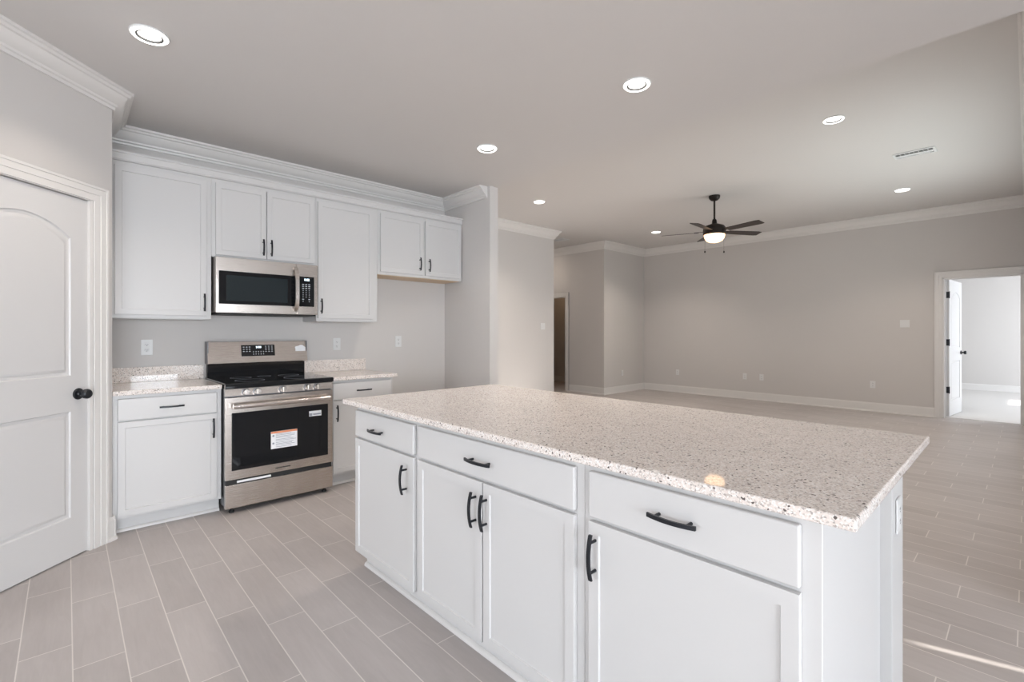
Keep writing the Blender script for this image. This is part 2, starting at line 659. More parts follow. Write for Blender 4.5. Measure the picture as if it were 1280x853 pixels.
# bedroom door casing (wall plane X = XF, opening along Y)
bm = NB(); casing(bm, BD0, BD1, BDZ, 1, 0.0)
box(bm, BD0 - .004, BD0 + .016, -0.16, 0.004, 0, BDZ)
box(bm, BD1 - .016, BD1 + .004, -0.16, 0.004, 0, BDZ)
box(bm, BD0, BD1, -0.16, 0.004, BDZ - .016, BDZ + .004)
box(bm, BD1 - .028, BD1 - .012, -0.10, -0.065, 0, BDZ - .01)
box(bm, BD0 + .012, BD0 + .028, -0.10, -0.065, 0, BDZ - .01)
box(bm, BD0 + .01, BD1 - .01, -0.10, -0.065, BDZ - .028, BDZ - .012)
casing(bm, BD0, BD1, BDZ, -1, -0.1405)
bmesh.ops.transform(bm, matrix=Matrix.Translation((XF, 0, 0)) @ Matrix.Rotation(PI / 2, 4, 'Z'), verts=bm.verts)
struct('trim_5', bm, M['trim'])
bm = NB(); casing(bm, HD0, HD1, HDZ, 1, 0.0)
box(bm, HD0 - .004, HD0 + .016, -0.13, 0.004, 0, HDZ)
box(bm, HD1 - .016, HD1 + .004, -0.13, 0.004, 0, HDZ)
box(bm, HD0, HD1, -0.13, 0.004, HDZ - .016, HDZ + .004)
bmesh.ops.transform(bm, matrix=Matrix.Translation((XH, 0, 0)) @ Matrix.Rotation(PI / 2, 4, 'Z'), verts=bm.verts)
struct('trim_6', bm, M['trim'])


# window frames in the openings behind and beside the camera
def window(name, a0, a1, z0, z1, axis, c):
    bm = NB()
    t = 0.045
    n = max(1, round((a1 - a0) / 1.0))
    seg = [(a0, a1, z0, z0 + t), (a0, a1, z1 - t, z1), (a0, a0 + t, z0, z1), (a1 - t, a1, z0, z1)]
    for i in range(1, n):
        m_ = a0 + (a1 - a0) * i / n
        seg.append((m_ - t / 2, m_ + t / 2, z0, z1))
    for p0, p1, q0, q1 in seg:
        if axis == 'x':
            box(bm, p0, p1, c - .03, c + .03, q0, q1)
        else:
            box(bm, c - .03, c + .03, p0, p1, q0, q1)
    return struct(name, bm, M['trim'])


window('window_1', -3.5, 0.7, 0, 2.15, 'x', -5.56)
window('window_6', 1.10, 2.03, 0.94, 2.10, 'x', -5.56)
window('window_2', -1.0, 2.2, .75, 2.25, 'y', XL - .07)
window('window_3', 4.9, 6.25, .7, 2.2, 'x', YR - .08)
window('window_4', 6.55, 7.9, .7, 2.2, 'x', YR - .08)
window('window_5', 13.15, 14.15, .4, 1.27, 'x', -3.27)

# ------------------------------------------------------------------ doors


def arch_panel(bm, x0, x1, z0, z1, rise, y, into):
    """sunken moulded panel: a bevelled ring falling into the leaf, then a raised field; y is the leaf face, into = -1/+1"""
    def outline(ins):
        xa, xb, za, zb = x0 + ins, x1 - ins, z0 + ins, z1 - ins
        pts = [(xa, za), (xb, za)]
        if rise > 0:
            n = 14
            sp = zb - rise
            for i in range(n + 1):
                t = i / n
                x = xb + (xa - xb) * t
                u = (t - .5) * 2
                pts.append((x, sp + rise * (1 - u * u)))
        else:
            pts += [(xb, zb), (xa, zb)]
        return pts
    steps = [(0.0, 0.0), (0.006, 0.007), (0.020, 0.009), (0.034, 0.002), (0.040, 0.0015)]
    rings = [[bm.verts.new((p[0], y + into * dep, p[1])) for p in outline(ins)] for ins, dep in steps]
    fs = []
    n = len(rings[0])
    for A, B in zip(rings, rings[1:]):
        for k in range(n):
            fs.append(bm.faces.new((A[k], A[(k + 1) % n], B[(k + 1) % n], B[k])))
    fs.append(bm.faces.new(rings[-1]))
    return fs, rings[0]


def panel_leaf(W, H, T, panels, flip):
    """door leaf 0..W x 0..H, thickness T behind y=0 (face at y=0 looking +y). Face is filled around the panels."""
    bm = NB()
    outer = [bm.verts.new(p) for p in ((0, 0, 0), (W, 0, 0), (W, 0, H), (0, 0, H))]
    edges = [bm.edges.new((outer[i], outer[(i + 1) % 4])) for i in range(4)]
    for (x0, x1, z0, z1, rise) in panels:
        fs, ring = arch_panel(bm, x0, x1, z0, z1, rise, 0.0, -1)
        for i in range(len(ring)):
            e = bm.edges.get((ring[i], ring[(i + 1) % len(ring)]))
            edges.append(e)
    bmesh.ops.triangle_fill(bm, edges=edges, use_beauty=True, use_dissolve=False)
    back = [bm.verts.new((v.co.x, -T, v.co.z)) for v in outer]
    for i in range(4):
        bm.faces.new((outer[i], outer[(i + 1) % 4], back[(i + 1) % 4], back[i]))
    bm.faces.new(back)
    bmesh.ops.recalc_face_normals(bm, faces=bm.faces)
    return bm


def knob_bm(y0, s=1):
    bm = NB()
    pr = [(0, 0), (0.032, 0), (0.033, 0.004), (0.030, 0.009), (0.016, 0.012), (0.0115, 0.018), (0.0115, 0.030), (0.018, 0.036),
          (0.0265, 0.042), (0.0285, 0.050), (0.0275, 0.060), (0.022, 0.067), (0.010, 0.070), (0, 0.070)]
    lathe(bm, [(r, s * h) for r, h in pr], (0, y0, 0), 'y', 28)
    return bm


# pantry door (local x from latch edge near the corner away to the hinge side)
W_, H_ = D1 - D0 - 0.008, DZ - 0.012
bm = panel_leaf(W_, H_, 0.035, [(0.105, W_ - 0.105, 1.03, 1.905, 0.095), (0.105, W_ - 0.105, 0.225, 0.828, 0.0)], False)
d1 = struct('door_1', bm, M['door'])
d1.matrix_world = PM @ Matrix.Translation((D0 + 0.004, -0.012, 0.008))
bm = knob_bm(0.0)
bmesh.ops.translate(bm, verts=bm.verts, vec=(0.062, 0, 0.922))
k1 = obj('door_knob', bm, M['black'], d1)
k1['label'] = 'round black door knob'

# bedroom door, swung open into the bright room
bm = panel_leaf(0.79, BDZ - .03, 0.035, [(0.115, 0.675, 1.03, 1.90, 0.09), (0.115, 0.675, 0.23, 0.83, 0.0)], False)
d2 = struct('door_2', bm, M['door'])
ang = math.radians(-6.0)
d2.matrix_world = Matrix.Translation((XF + .175, 0.812, 0.012)) @ Matrix.Rotation(ang, 4, 'Z') @ Matrix.Scale(-1, 4, (0, 1, 0))
for s in (1, -1):
    bm = knob_bm(0.0 if s == 1 else -0.035, s)
    bmesh.ops.translate(bm, verts=bm.verts, vec=(0.73, 0, 0.95))
    kk = obj('door_knob', bm, M['black'], d2)
    kk['label'] = 'round black door knob'
for z in (0.40, 1.12, 1.84):
    bm = NB()
    box(bm, -0.006, 0.001, -0.034, 0.004, z - .048, z + .048)
    tube(bm, [(-0.008, 0.002, z - .052), (-0.008, 0.002, z + .052)], 0.007, 8)
    hh = obj('hinge', bm, M['black'], d2)
    hh['label'] = 'black butt hinge'

# ------------------------------------------------------------------ cabinets


def shaker(x0, x1, z0, z1, y=0.0, t=0.019, st=0.052, rec=0.006):
    """door with a recessed flat panel; face at y looking -y, body behind"""
    bm = NB()
    box(bm, x0, x1, y, y + t, z0, z1, 0.0025, 2)
    bm.faces.ensure_lookup_table()
    f = min(bm.faces, key=lambda f: f.calc_center_median().y - f.calc_area())
    f = max([g for g in bm.faces if g.normal.y < -0.99], key=lambda g: g.calc_area())
    bmesh.ops.inset_region(bm, faces=[f], thickness=st - .0025, depth=0)
    bmesh.ops.inset_region(bm, faces=[f], thickness=0.004, depth=-rec)
    return bm


def slab_front(x0, x1, z0, z1, y=0.0, t=0.019):
    bm = NB()
    box(bm, x0, x1, y, y + t, z0, z1, 0.0055, 3)
    return bm


def pull(cx, cz, length, vertical, y=0.0):
    """arched bar pull: a flat bar bowed away from the face on two round posts"""
    bm = NB()
    n = 14
    hw, th = 0.0055, 0.0035
    h = length / 2
    rings = []
    for i in range(n + 1):
        s = -h + length * i / n
        d = 0.024 + 0.011 * (1 - (s / h) ** 2)
        r = []
        for a, b in ((-hw, -th), (hw, -th), (hw, th), (-hw, th)):
            if vertical:
                r.append(bm.verts.new((cx + a, y - d - b, cz + s)))
            else:
                r.append(bm.verts.new((cx + s, y - d - b, cz + a)))
        rings.append(r)
    fs = []
    for A, B in zip(rings, rings[1:]):
        for k in range(4):
            fs.append(bm.faces.new((A[k], A[(k + 1) % 4], B[(k + 1) % 4], B[k])))
    fs.append(bm.faces.new(rings[0]))
    fs.append(bm.faces.new(rings[-1]))
    bmesh.ops.recalc_face_normals(bm, faces=fs)
    for s in (-0.66 * h, 0.66 * h):
        d = 0.024 + 0.011 * (1 - (s / h) ** 2)
        if vertical:
            tube(bm, [(cx, y + .0005, cz + s), (cx, y - d, cz + s)], 0.0048, 10)
        else:
            tube(bm, [(cx + s, y + .0005, cz), (cx + s, y - d, cz)], 0.0048, 10)
    return bm


def add_front(root, kind, x0, x1, z0, z1, hx, hz, vertical, hl):
    if kind == 'door':
        o = obj('door', shaker(x0, x1, z0, z1), M['cab'], root)
    else:
        o = obj('drawer', slab_front(x0, x1, z0, z1), M['cab'], root)
    if hx is not None:
        h = obj('handle', pull(hx, hz, hl, vertical), M['black'], o)
        h['label'] = 'arched black bar handle'
    return o


def carcass(root, x0, x1, y1, z0, z1, openings, ff=0.019, name='body'):
    """box with a face frame around dark openings (the frame is at y=ff)"""
    bm = NB()
    box(bm, x0, x1, ff, y1, z0, z1, 0.0015, 1)
    return obj(name, bm, M['cab'], root)


def toe(root, x0, x1, y0, y1, ztop, shoe=True):
    bm = NB()
    box(bm, x0, x1, y0, y1, 0.0, ztop)
    o = obj('toe_kick', bm, M['cab'], root)
    if shoe:
        bm = NB()
        pts = [(y0, 0.0), (y0 - 0.016, 0.0), (y0 - 0.015, 0.008), (y0 - 0.010, 0.015), (y0 - .002, 0.019), (y0, 0.019)]
        prism(bm, pts, 'x', x0, x1)
        obj('shoe_molding', bm, M['trim'], o)
    return o


YB = 3.89      # base door plane
HL = 0.136
# left base cabinet
r = thing('base_cabinet', 'white base cabinet between pantry wall and left side of stove', 'cabinet', (0, YB, 0), 0, 'white base cabinets along the range wall')
carcass(r, CX + 0.003, 0.806, YW - YB - 0.003, 0.10, 0.883, None)
add_front(r, 'drawer', 0.234, 0.778, 0.722, 0.862, 0.514, 0.7925, False, HL)
add_front(r, 'door', 0.234, 0.778, 0.118, 0.714, 0.752, 0.615, True, HL)
toe(r, CX + 0.003, 0.806, 0.092, 0.14, 0.10)
# right base cabinet
r = thing('base_cabinet', 'narrow white base cabinet right of stove, half hidden by the island', 'cabinet', (0, YB, 0), 0, 'white base cabinets along the range wall')
carcass(r, 1.583, 2.157, YW - YB - 0.003, 0.10, 0.883, None)
add_front(r, 'drawer', 1.606, 2.132, 0.722, 0.862, 1.868, 0.7925, False, HL)
add_front(r, 'door', 1.606, 2.132, 0.118, 0.714, 1.634, 0.615, True, HL)
toe(r, 1.583, 2.157, 0.092, 0.14, 0.10)


def counter_run(label, x0, x1, sp1, endsplash=False):
    r = thing('countertop', label, 'countertop', (0, 0, 0), 0, 'granite countertops beside the stove')
    bm = NB()
    box(bm, x0, x1, 3.875, YW - .001, 0.884, 0.914, 0.005, 3)
    obj('slab', bm, M['granite'], r)
    bm = NB()
    box(bm, x0, sp1, YW - 0.021, YW - .001, 0.914, 1.025, 0.002, 2)
    obj('backsplash', bm, M['granite'], r)
    return r


counter_run('short granite countertop left of stove, against the pantry corner', CX + 0.002, 0.806, 0.806)
counter_run('short granite countertop right of stove', 1.581, 2.19, 2.187)

# wall cabinets
YU = 4.18
UL = 0.130
uy = YW - YU - 0.003
G = 'white wall cabinets above the stove counter'


def wall_cab(label, x0, x1, z0, z1, fronts):
    r = thing('wall_cabinet', label, 'cabinet', (0, YU, 0), 0, G)
    carcass(r, x0, x1, uy, z0, z1, None)
    for f in fronts:
        add_front(r, *f)
    bm = NB()
    box(bm, x0 + .015, x1 - .015, 0.04, uy - .002, z0 - 0.004, z0 + 0.003)
    o = obj('underside', bm, M['under' if z0 > 1.8 and x0 > 2 else 'cab'], r)
    if z0 > 1.8 and x0 > 2:
        o['label'] = 'tan unpainted underside'
    return r


wall_cab('tall white wall cabinet at far left beside pantry corner', CX + .003, 0.7995, 1.383, 2.452,
         [('door', 0.236, 0.768, 1.407, 2.420, 0.750, 1.506, True, UL)])
wall_cab('white two-door wall cabinet above the microwave', 0.8005, 1.5815, 1.858, 2.452,
         [('door', 0.826, 1.179, 1.874, 2.420, 1.154, 1.963, True, UL), ('door', 1.186, 1.562, 1.874, 2.420, 1.214, 1.963, True, UL)])
wall_cab('white single-door wall cabinet just right of the microwave', 1.5825, 2.1565, 1.383, 2.452,
         [('door', 1.594, 2.104, 1.407, 2.420, 1.617, 1.512, True, UL)])
wall_cab('short white two-door wall cabinet over the empty fridge space', 2.1575, XS0 - .006, 1.838, 2.452,
         [('door', 2.184, 2.655, 1.864, 2.420, 2.610, 1.972, True, UL), ('door', 2.681, 3.126, 1.864, 2.420, 2.719, 1.967, True, UL)])
bm = NB()
pts = [(uy, 2.4535), (0.012, 2.4535), (0.010, 2.458), (0.004, 2.464), (0.004, 2.500), (-0.004, 2.506), (-0.004, 2.517), (uy, 2.517)]
prism(bm, pts, 'x', CX + .003, XS0 - .004)
fz = obj('cabinet_cornice', bm, M['cab'])
fz.location = (0, YU, 0)
fz['label'] = 'white flat cornice board running along the top of the wall cabinets'
fz['category'] = 'molding'

# ------------------------------------------------------------------ island (local x runs to the right along its front, y into the island)
IR = math.radians(-90) + 0.008
IO = Vector((1.161, 1.4, 0))


def ipos(x, y=0.0, z=0.0):
    c, s = math.cos(IR), math.sin(IR)
    return (IO.x + c * x - s * y, IO.y + s * x + c * y, z)


ID, IDB, IDD, IDT = 0.0955, 0.7100, 0.7215, 0.8615


def island_unit(label, x0, x1, fronts):
    r = thing('island_cabinet', label, 'cabinet', ipos(0), IR, 'white cabinet units of the kitchen island')
    carcass(r, x0, x1, 0.60, 0.088, 0.8855, None)
    for f in fronts:
        add_front(r, *f)
    toe(r, x0 + (0.02 if x0 < -1 else 0), x1, 0.064, 0.60, 0.088)
    return r


island_unit('island cabinet with one drawer over one door, nearest the stove', -1.106, -0.4895,
            [('drawer', -1.096, -0.508, IDD, IDT, -0.838, 0.782, False, HL), ('door', -1.096, -0.508, ID, IDB, -0.566, 0.602, True, HL)])
island_unit('middle island cabinet with one wide drawer front over two doors', -0.4885, 0.4585,
            [('drawer', -0.470, 0.431, IDD, IDT, -0.023, 0.790, False, HL + .012),
             ('door', -0.470, -0.0215, ID, IDB, -0.056, 0.602, True, HL), ('door', -0.0135, 0.431, ID, IDB, 0.0085, 0.605, True, HL)])
island_unit('island cabinet with one drawer over one door, nearest the camera', 0.4595, 1.100,
            [('drawer', 0.487, 1.061, IDD, IDT, 0.770, 0.795, False, HL), ('door', 0.487, 1.061, ID, IDB, 0.514, 0.612, True, HL)])
# back of the island: knee wall, filler strip and end post
r = thing('island_knee_wall', 'white panelled back and end post carrying the island overhang', 'panel', ipos(0), IR)
bm = NB(); box(bm, -1.106, 1.070, 0.6015, 0.82, 0.0, 0.8855, 0.001, 1)
obj('panel', bm, M['cab'], r)
for xa, xb in ((1.000, 1.102), (-1.106, -1.004)):
    bm = NB(); box(bm, xa, xb, 0.8205, 1.030, 0.0, 0.8855, 0.003, 2)
    obj('post', bm, M['cab'], r)
# countertop
bm = NB()
box(bm, -1.1908, 1.1703, -0.030, 1.0778, 0.886, 0.914, 0.0055, 3)
o = obj('island_countertop', bm, M['granite'])
o.location = ipos(0)
o.rotation_euler = (0, 0, IR)
o['label'] = 'large speckled beige granite slab on top of the kitchen island'
o['category'] = 'countertop'

# ------------------------------------------------------------------ range
RX, RY = 0.8115, 3.818
rg = thing('range', 'freestanding stainless steel electric stove with black glass oven door and cooktop', 'stove', (RX, RY, 0))
RW = 0.762
bm = NB()
box(bm, 0.004, RW - .004, 0.035, 0.66, 0.045, 0.884)
obj('body', bm, M['steel_dark'], rg)
bm = NB()
prism(bm, [(0.0, 0.833), (0.034, 0.828), (0.034, 0.886), (0.010, 0.886)], 'x', 0.0, RW)
cp = obj('knob_panel', bm, M['steel'], rg)
for i, kx in enumerate((0.130, 0.204, 0.381, 0.562, 0.636)):
    bm = NB()
    lathe(bm, [(0, 0.006), (0.0215, 0.006), (0.0215, -0.026), (0.0195, -0.030), (0, -0.030)], (kx, 0, 0.857), 'y', 28)
    box(bm, kx - .004, kx + .004, -0.037, -0.028, 0.838, 0.876, 0.001, 1)
    kb = obj('knob', bm, M['bar'], rg)
    bm = NB()
    lathe(bm, [(0.0216, 0.006), (0.0262, 0.006), (0.0262, -0.005), (0.0216, -0.006)], (kx, 0, 0.857), 'y', 28)
    obj('knob_collar', bm, M['steel_dark'], kb)
bm = NB()
prism(bm, [(-0.012, 0.890), (-0.008, 0.886), (0.655, 0.886), (0.655, 0.924), (0.0, 0.924), (-0.009, 0.920), (-0.012, 0.912)], 'x', -0.001, RW + .001)
ct = obj('cooktop', bm, M['black_glass'], rg)
for bx, by, br in ((0.20, 0.17, .10), (0.56, 0.17, .115), (0.20, 0.43, .075), (0.56, 0.43, .08), (0.38, 0.46, .05)):
    bm = NB()
    lathe(bm, [(br, 0.9240), (br, 0.9244), (br - .004, 0.9244), (br - .004, 0.9240)], (bx, by, 0), 'z', 36)
    bo = obj('burner_ring', bm, M['ink'], ct)
# oven door
bm = NB()
box(bm, 0.0, RW, 0.0, 0.033, 0.240, 0.822, 0.004, 2)
od = obj('oven_door', bm, M['steel'], rg)
bm = NB()
box(bm, 0.040, 0.722, -0.003, 0.01, 0.305, 0.713, 0.0015, 1)
gl = obj('oven_window', bm, M['black_glass'], od)
bm = NB()
tube(bm, [(0.040, -0.046, 0.765), (0.722, -0.046, 0.765)], 0.0185, 20)
for sx in (0.070, 0.692):
    tube(bm, [(sx, 0.002, 0.763), (sx, -0.050, 0.763)], 0.010, 12)
obj('handle', bm, M['bar'], od)
bm = NB()
box(bm, 0.296, 0.484, -0.0045, -0.0030, 0.418, 0.546)
stk = obj('warning_sticker', bm, M['paper'], od)
stk['label'] = 'white caution sticker with an orange band'
bm = NB(); box(bm, 0.297, 0.483, -0.0051, -0.0046, 0.531, 0.545)
obj('sticker_band', bm, M['orange'], stk)
bm = NB()
for z in (0.524, 0.516, 0.506, 0.497, 0.484, 0.475, 0.462, 0.452, 0.443, 0.430):
    box(bm, 0.330, 0.330 + random.Random(int(z * 1000)).uniform(.10, .145), -0.0050, -0.0046, z - .0016, z + .0016)
for z in (0.514, 0.458):
    lathe(bm, [(0, -0.0050), (0.0075, -0.0050), (0.0075, -0.0046), (0, -0.0046)], (0.313, 0, z), 'y', 16)
obj('sticker_print', bm, M['ink'], stk)
bm = NB(); box(bm, 0.573, 0.668, -0.0045, -0.0030, 0.627, 0.668)
st2 = obj('energy_sticker', bm, M['paper'], od)
bm = NB(); box(bm, 0.575, 0.597, -0.0050, -0.0046, 0.631, 0.651)
box(bm, 0.603, 0.664, -0.0050, -0.0046, 0.636, 0.647)
obj('sticker_print', bm, M['ink'], st2)
# name plate, small raised letters too fine to read
bm = NB()
rr = random.Random(3)
x = 0.330
while x < 0.435:
    wd = rr.uniform(.004, .007)
    box(bm, x, x + wd, -0.0015, 0.002, 0.267, 0.275)
    x += wd + 0.0022
obj('name_plate', bm, M['slot'], od)
# gap, drawer, feet
bm = NB(); box(bm, 0.006, RW - .006, 0.014, 0.034, 0.204, 0.240)
obj('vent_gap', bm, M['slot'], rg)
bm = NB()
box(bm, 0.075, 0.30, 0.004, 0.014, 0.213, 0.228, 0.002, 1)
pt_ = obj('tape_strip', bm, M['paper'], rg)
pt_['label'] = 'strip of white packing tape in the gap above the drawer'
bm = NB(); box(bm, 0.0, RW, 0.0, 0.033, 0.040, 0.206, 0.004, 2)
obj('drawer', bm, M['steel'], rg)
for fx_, fy_ in ((0.05, 0.05), (RW - .05, 0.05), (0.05, 0.6), (RW - .05, 0.6)):
    bm = NB()
    lathe(bm, [(0, 0), (0.018, 0), (0.018, 0.012), (0.010, 0.016), (0.010, 0.046), (0, 0.046)], (fx_, fy_, 0), 'z', 16)
    obj('foot', bm, M['slot'], rg)
# backguard : black riser below, steel console above
bm = NB(); box(bm, 0.008, RW - .008, 0.605, 0.665, 0.9245, 1.045, 0.002, 1)
obj('riser', bm, M['black_glass'], rg)
bm = NB()
prism(bm, [(0.555, 1.036), (0.560, 1.030), (0.672, 1.030), (0.672, 1.208), (0.598, 1.208), (0.590, 1.204)], 'x', 0.0, RW)
bgd = obj('backguard', bm, M['steel'], rg)


def on_guard(bm):
    """map flat coords (x, out, z along the console height) on the leaning console face"""
    a = Vector((0, 0.555, 1.036)); b = Vector((0, 0.590, 1.204))
    t = (b - a).normalized(); n = Vector((0, -t.z, t.y))
    for v in bm.verts:
        x, o_, z = v.co
        p = a + t * z + n * o_
        v.co = Vector((x, p.y, p.z))
    return bm


bm = NB(); box(bm, 0.238, 0.494, -0.001, 0.0035, 0.052, 0.146, 0.001, 1)
dp = obj('display_panel', on_guard(bm), M['black_glass'], bgd)
bm = NB()
for cx_ in (.256, .278, .300):
    for z in (.128, .110, .092):
        box(bm, cx_ - .006, cx_ + .006, .0034, .0042, z - .003, z + .003)
for cx_ in (.424, .448, .472):
    for z in (.132, .118, .104, .088):
        box(bm, cx_ - .006, cx_ + .006, .0034, .0042, z - .0025, z + .0025)
for cx_ in (.328, .347, .366, .385, .404):
    for z in (.088, .068):
        box(bm, cx_ - .003, cx_ + .003, .0034, .0042, z - .004, z + .004)
obj('keypad', on_guard(bm), M['glyph'], dp)


def digits(bm, x, z, h, w, text, y0, y1):
    segs = {'0': 'abcdef', '1': 'bc', '2': 'abged', '3': 'abgcd', '4': 'fgbc', '5': 'afgcd', '8': 'abcdefg'}
    t = h * .16
    for ch in text:
        if ch == ':':
            for zz in (z + h * .3, z + h * .65):
                box(bm, x, x + t, y0, y1, zz, zz + t)
            x += t * 2
            continue
        for s in segs[ch]:
            q_ = {'a': (x, x + w, z + h - t, z + h), 'd': (x, x + w, z, z + t), 'g': (x, x + w, z + h / 2 - t / 2, z + h / 2 + t / 2),
                  'f': (x, x + t, z + h / 2, z + h), 'b': (x + w - t, x + w, z + h / 2, z + h), 'e': (x, x + t, z, z + h / 2), 'c': (x + w - t, x + w, z, z + h / 2)}[s]
            box(bm, q_[0], q_[1], y0, y1, q_[2], q_[3])
        x += w * 1.45
    return bm


bm = NB(); digits(bm, .349, .118, .016, .0085, '8:88', .0034, .0042)
obj('clock_digits', on_guard(bm), M['digit'], dp)
bm = NB()
prism(bm, [(.664, .085), (.748, .085), (.750, .118), (.737, .130), (.722, .140), (.706, .139), (.690, .131), (.668, .127), (.660, .115), (.666, .108)], 'y', .0005, .0025)
tg = obj('paper_tag', on_guard(bm), M['paper'], bgd)
tg['label'] = 'torn white paper tag'
for xa in (-0.0015, RW - .0065):
    bm = NB(); box(bm, xa, xa + .008, 0.572, 0.672, 1.03, 1.21, 0.001, 1)
    obj('end_cap', bm, M['steel_dark'], bgd)

# ------------------------------------------------------------------ microwave
MX, MY = 0.815, 4.118
MW = 0.752
mw = thing('microwave', 'stainless steel over-the-range microwave with black glass window and curved handle', 'microwave', (MX, MY, 0))
Z0, Z1 = 1.432, 1.852
bm = NB(); box(bm, -0.003, MW + 0.003, 0.036, YW - MY - .003, Z0 + .006, 1.8565, 0.003, 1)
obj('body', bm, M['steel_side'], mw)
bm = NB(); box(bm, 0.0, 0.578, 0.0, 0.034, Z0, Z1, 0.004, 2)
md = obj('door', bm, M['steel'], mw)
bm = NB(); box(bm, 0.580, MW, 0.0, 0.034, Z0, Z1, 0.004, 2)
mp_ = obj('control_panel', bm, M['steel'], mw)
bm = NB(); box(bm, 0.018, 0.572, -0.003, 0.01, 1.499, 1.749, 0.002, 1)
wg = obj('window', bm, M['black_glass'], md)
bm = NB(); box(bm, 0.066, 0.508, -0.0042, -0.0028, 1.524, 1.718, 0.0005, 1)
obj('mesh_screen', bm, M['tint_glass'], wg)
bm = NB()
n = 16
rings = []
for i in range(n + 1):
    t = i / n
    z = 1.458 + (1.820 - 1.458) * t
    s = 2 * t - 1
    d = 0.018 + 0.040 * (1 - s ** 4) ** .8
    hw, th = 0.017, 0.007
    cxm = 0.566
    rings.append([bm.verts.new((cxm + a, -d + b, z)) for a, b in ((-hw, 0), (-hw * .8, -th), (hw * .8, -th), (hw, 0), (hw * .8, th), (-hw * .8, th))])
fs = []
for A, B in zip(rings, rings[1:]):
    for k in range(6):
        fs.append(bm.faces.new((A[k], A[(k + 1) % 6], B[(k + 1) % 6], B[k])))
fs += [bm.faces.new(rings[0]), bm.faces.new(rings[-1])]
bmesh.ops.recalc_face_normals(bm, faces=fs)
for z in (1.466, 1.812):
    box(bm, 0.554, 0.578, -0.022, 0.001, z - .010, z + .010, .002, 1)
obj('handle', bm, M['bar'], md)
bm = NB(); box(bm, 0.588, 0.722, -0.003, 0.01, 1.499, 1.750, 0.002, 1)
kp = obj('keypad_glass', bm, M['black_glass'], mp_)
bm = NB(); digits(bm, 0.641, 1.716, .016, .0085, '8:88', -.0040, -.0030)
obj('clock_digits', bm, M['digit'], kp)
bm = NB()
for i, z in enumerate((1.684, 1.668, 1.652, 1.634, 1.616, 1.598, 1.580, 1.560, 1.542)):
    for j, cx_ in enumerate((0.630, 0.655, 0.680)):
        if i >= 7 and j == 1:
            continue
        hw = .0075 if i in (0, 1, 2, 7) else .003
        box(bm, cx_ - hw, cx_ + hw, -.0040, -.0030, z - .0032, z + .0032)
obj('keypad', bm, M['glyph'], kp)
bm = NB(); box(bm, 0.01, MW - .01, 0.02, YW - MY - .02, Z0 - .010, Z0 + .008)
obj('bottom_grille', bm, M['slot'], mw)

# ------------------------------------------------------------------ outlets and switches


def outlet_proto():
    r = thing('wall_outlet', '', 'outlet', (0, 0, 0), 0)
    bm = NB(); box(bm, -0.036, 0.036, -0.006, 0.0, -0.058, 0.058, 0.003, 2)
    obj('cover_plate', bm, M['plastic'], r)
    for z in (-0.020, 0.020):
        bm = NB()
        lathe(bm, [(0, -0.0075), (0.0145, -0.0075), (0.0165, -0.006), (0.0165, -0.005), (0, -0.005)], (0, 0, z), 'y', 20)
        s_ = obj('socket', bm, M['plastic'], r)
        bm = NB()
        box(bm, -0.0065, -0.0045, -0.0080, -0.0074, z - .003, z + .006)
        box(bm, 0.0045, 0.0065, -0.0080, -0.0074, z - .003, z + .006)
        lathe(bm, [(0, -0.0080), (0.0025, -0.0080), (0.0025, -0.0074), (0, -0.0074)], (0, 0, z - .008), 'y', 10)
        obj('slots', bm, M['slot'], s_)
    return r


def switch_proto(gangs):
    r = thing('light_switch', '', 'switch', (0, 0, 0), 0)
    hw = 0.036 + 0.023 * (gangs - 1)
    bm = NB(); box(bm, -hw, hw, -0.006, 0.0, -0.058, 0.058, 0.003, 2)
    obj('cover_plate', bm, M['plastic'], r)
    for g in range(gangs):
        cx_ = (g - (gangs - 1) / 2) * 0.046
        bm = NB()
        prism(bm, [(-0.005, -0.033), (-0.0105, -0.033), (-0.0075, 0.033), (-0.005, 0.033)], 'x', cx_ - .0165, cx_ + .0165)
        obj('rocker', bm, M['plastic'], r)
    return r


GO = 'white wall outlets'
op = outlet_proto()
op.location = (0.443, YW - .0005, 1.171)
op['label'] = 'white outlet on the wall above the left counter'
op['group'] = GO
E_ = PI / 2   # plates whose face looks towards -X
RZF = -PI / 2
dup(op, (1.901, YW - .0005, 1.172), 0, 'white outlet on the wall above the right counter, right of stove', GO)
dup(op, (2.563, YW - .0005, 1.189), 0, 'white outlet on the empty fridge space wall under short cabinet', GO)
dup(op, (XF - .0005, 1.719, 0.437), RZF, 'low white outlet on the far wall nearest the bedroom doorway', GO)
dup(op, (XF - .0005, 3.421, 0.437), RZF, 'right one of the close pair of low outlets on the far wall', GO)
dup(op, (XF - .0005, 3.726, 0.437), RZF, 'left one of the close pair of low outlets on the far wall', GO)
dup(op, (XF - .0005, 5.117, 0.430), RZF, 'low white outlet on the far wall nearest the inside corner', GO)
dup(op, (8.737, YN - .0005, 0.415), 0, 'low outlet on the short pale wall left of far wall', GO)
ip = ipos(1.1025, 0.915, 0.660)
dup(op, ip, IR + PI / 2, 'white outlet on the end post of the island under the counter', GO)
sw = switch_proto(2)
sw.location = (XF - .0005, 1.313, 1.42)
sw.rotation_euler = (0, 0, RZF)
sw['label'] = 'white double light switch on far wall left of bedroom doorway'
sw['group'] = 'light switches'
dup(sw, (6.30, YF - .0005, 1.395), 0, 'white light switch on the pale wall beside hall opening', 'light switches')

# ------------------------------------------------------------------ recessed lights


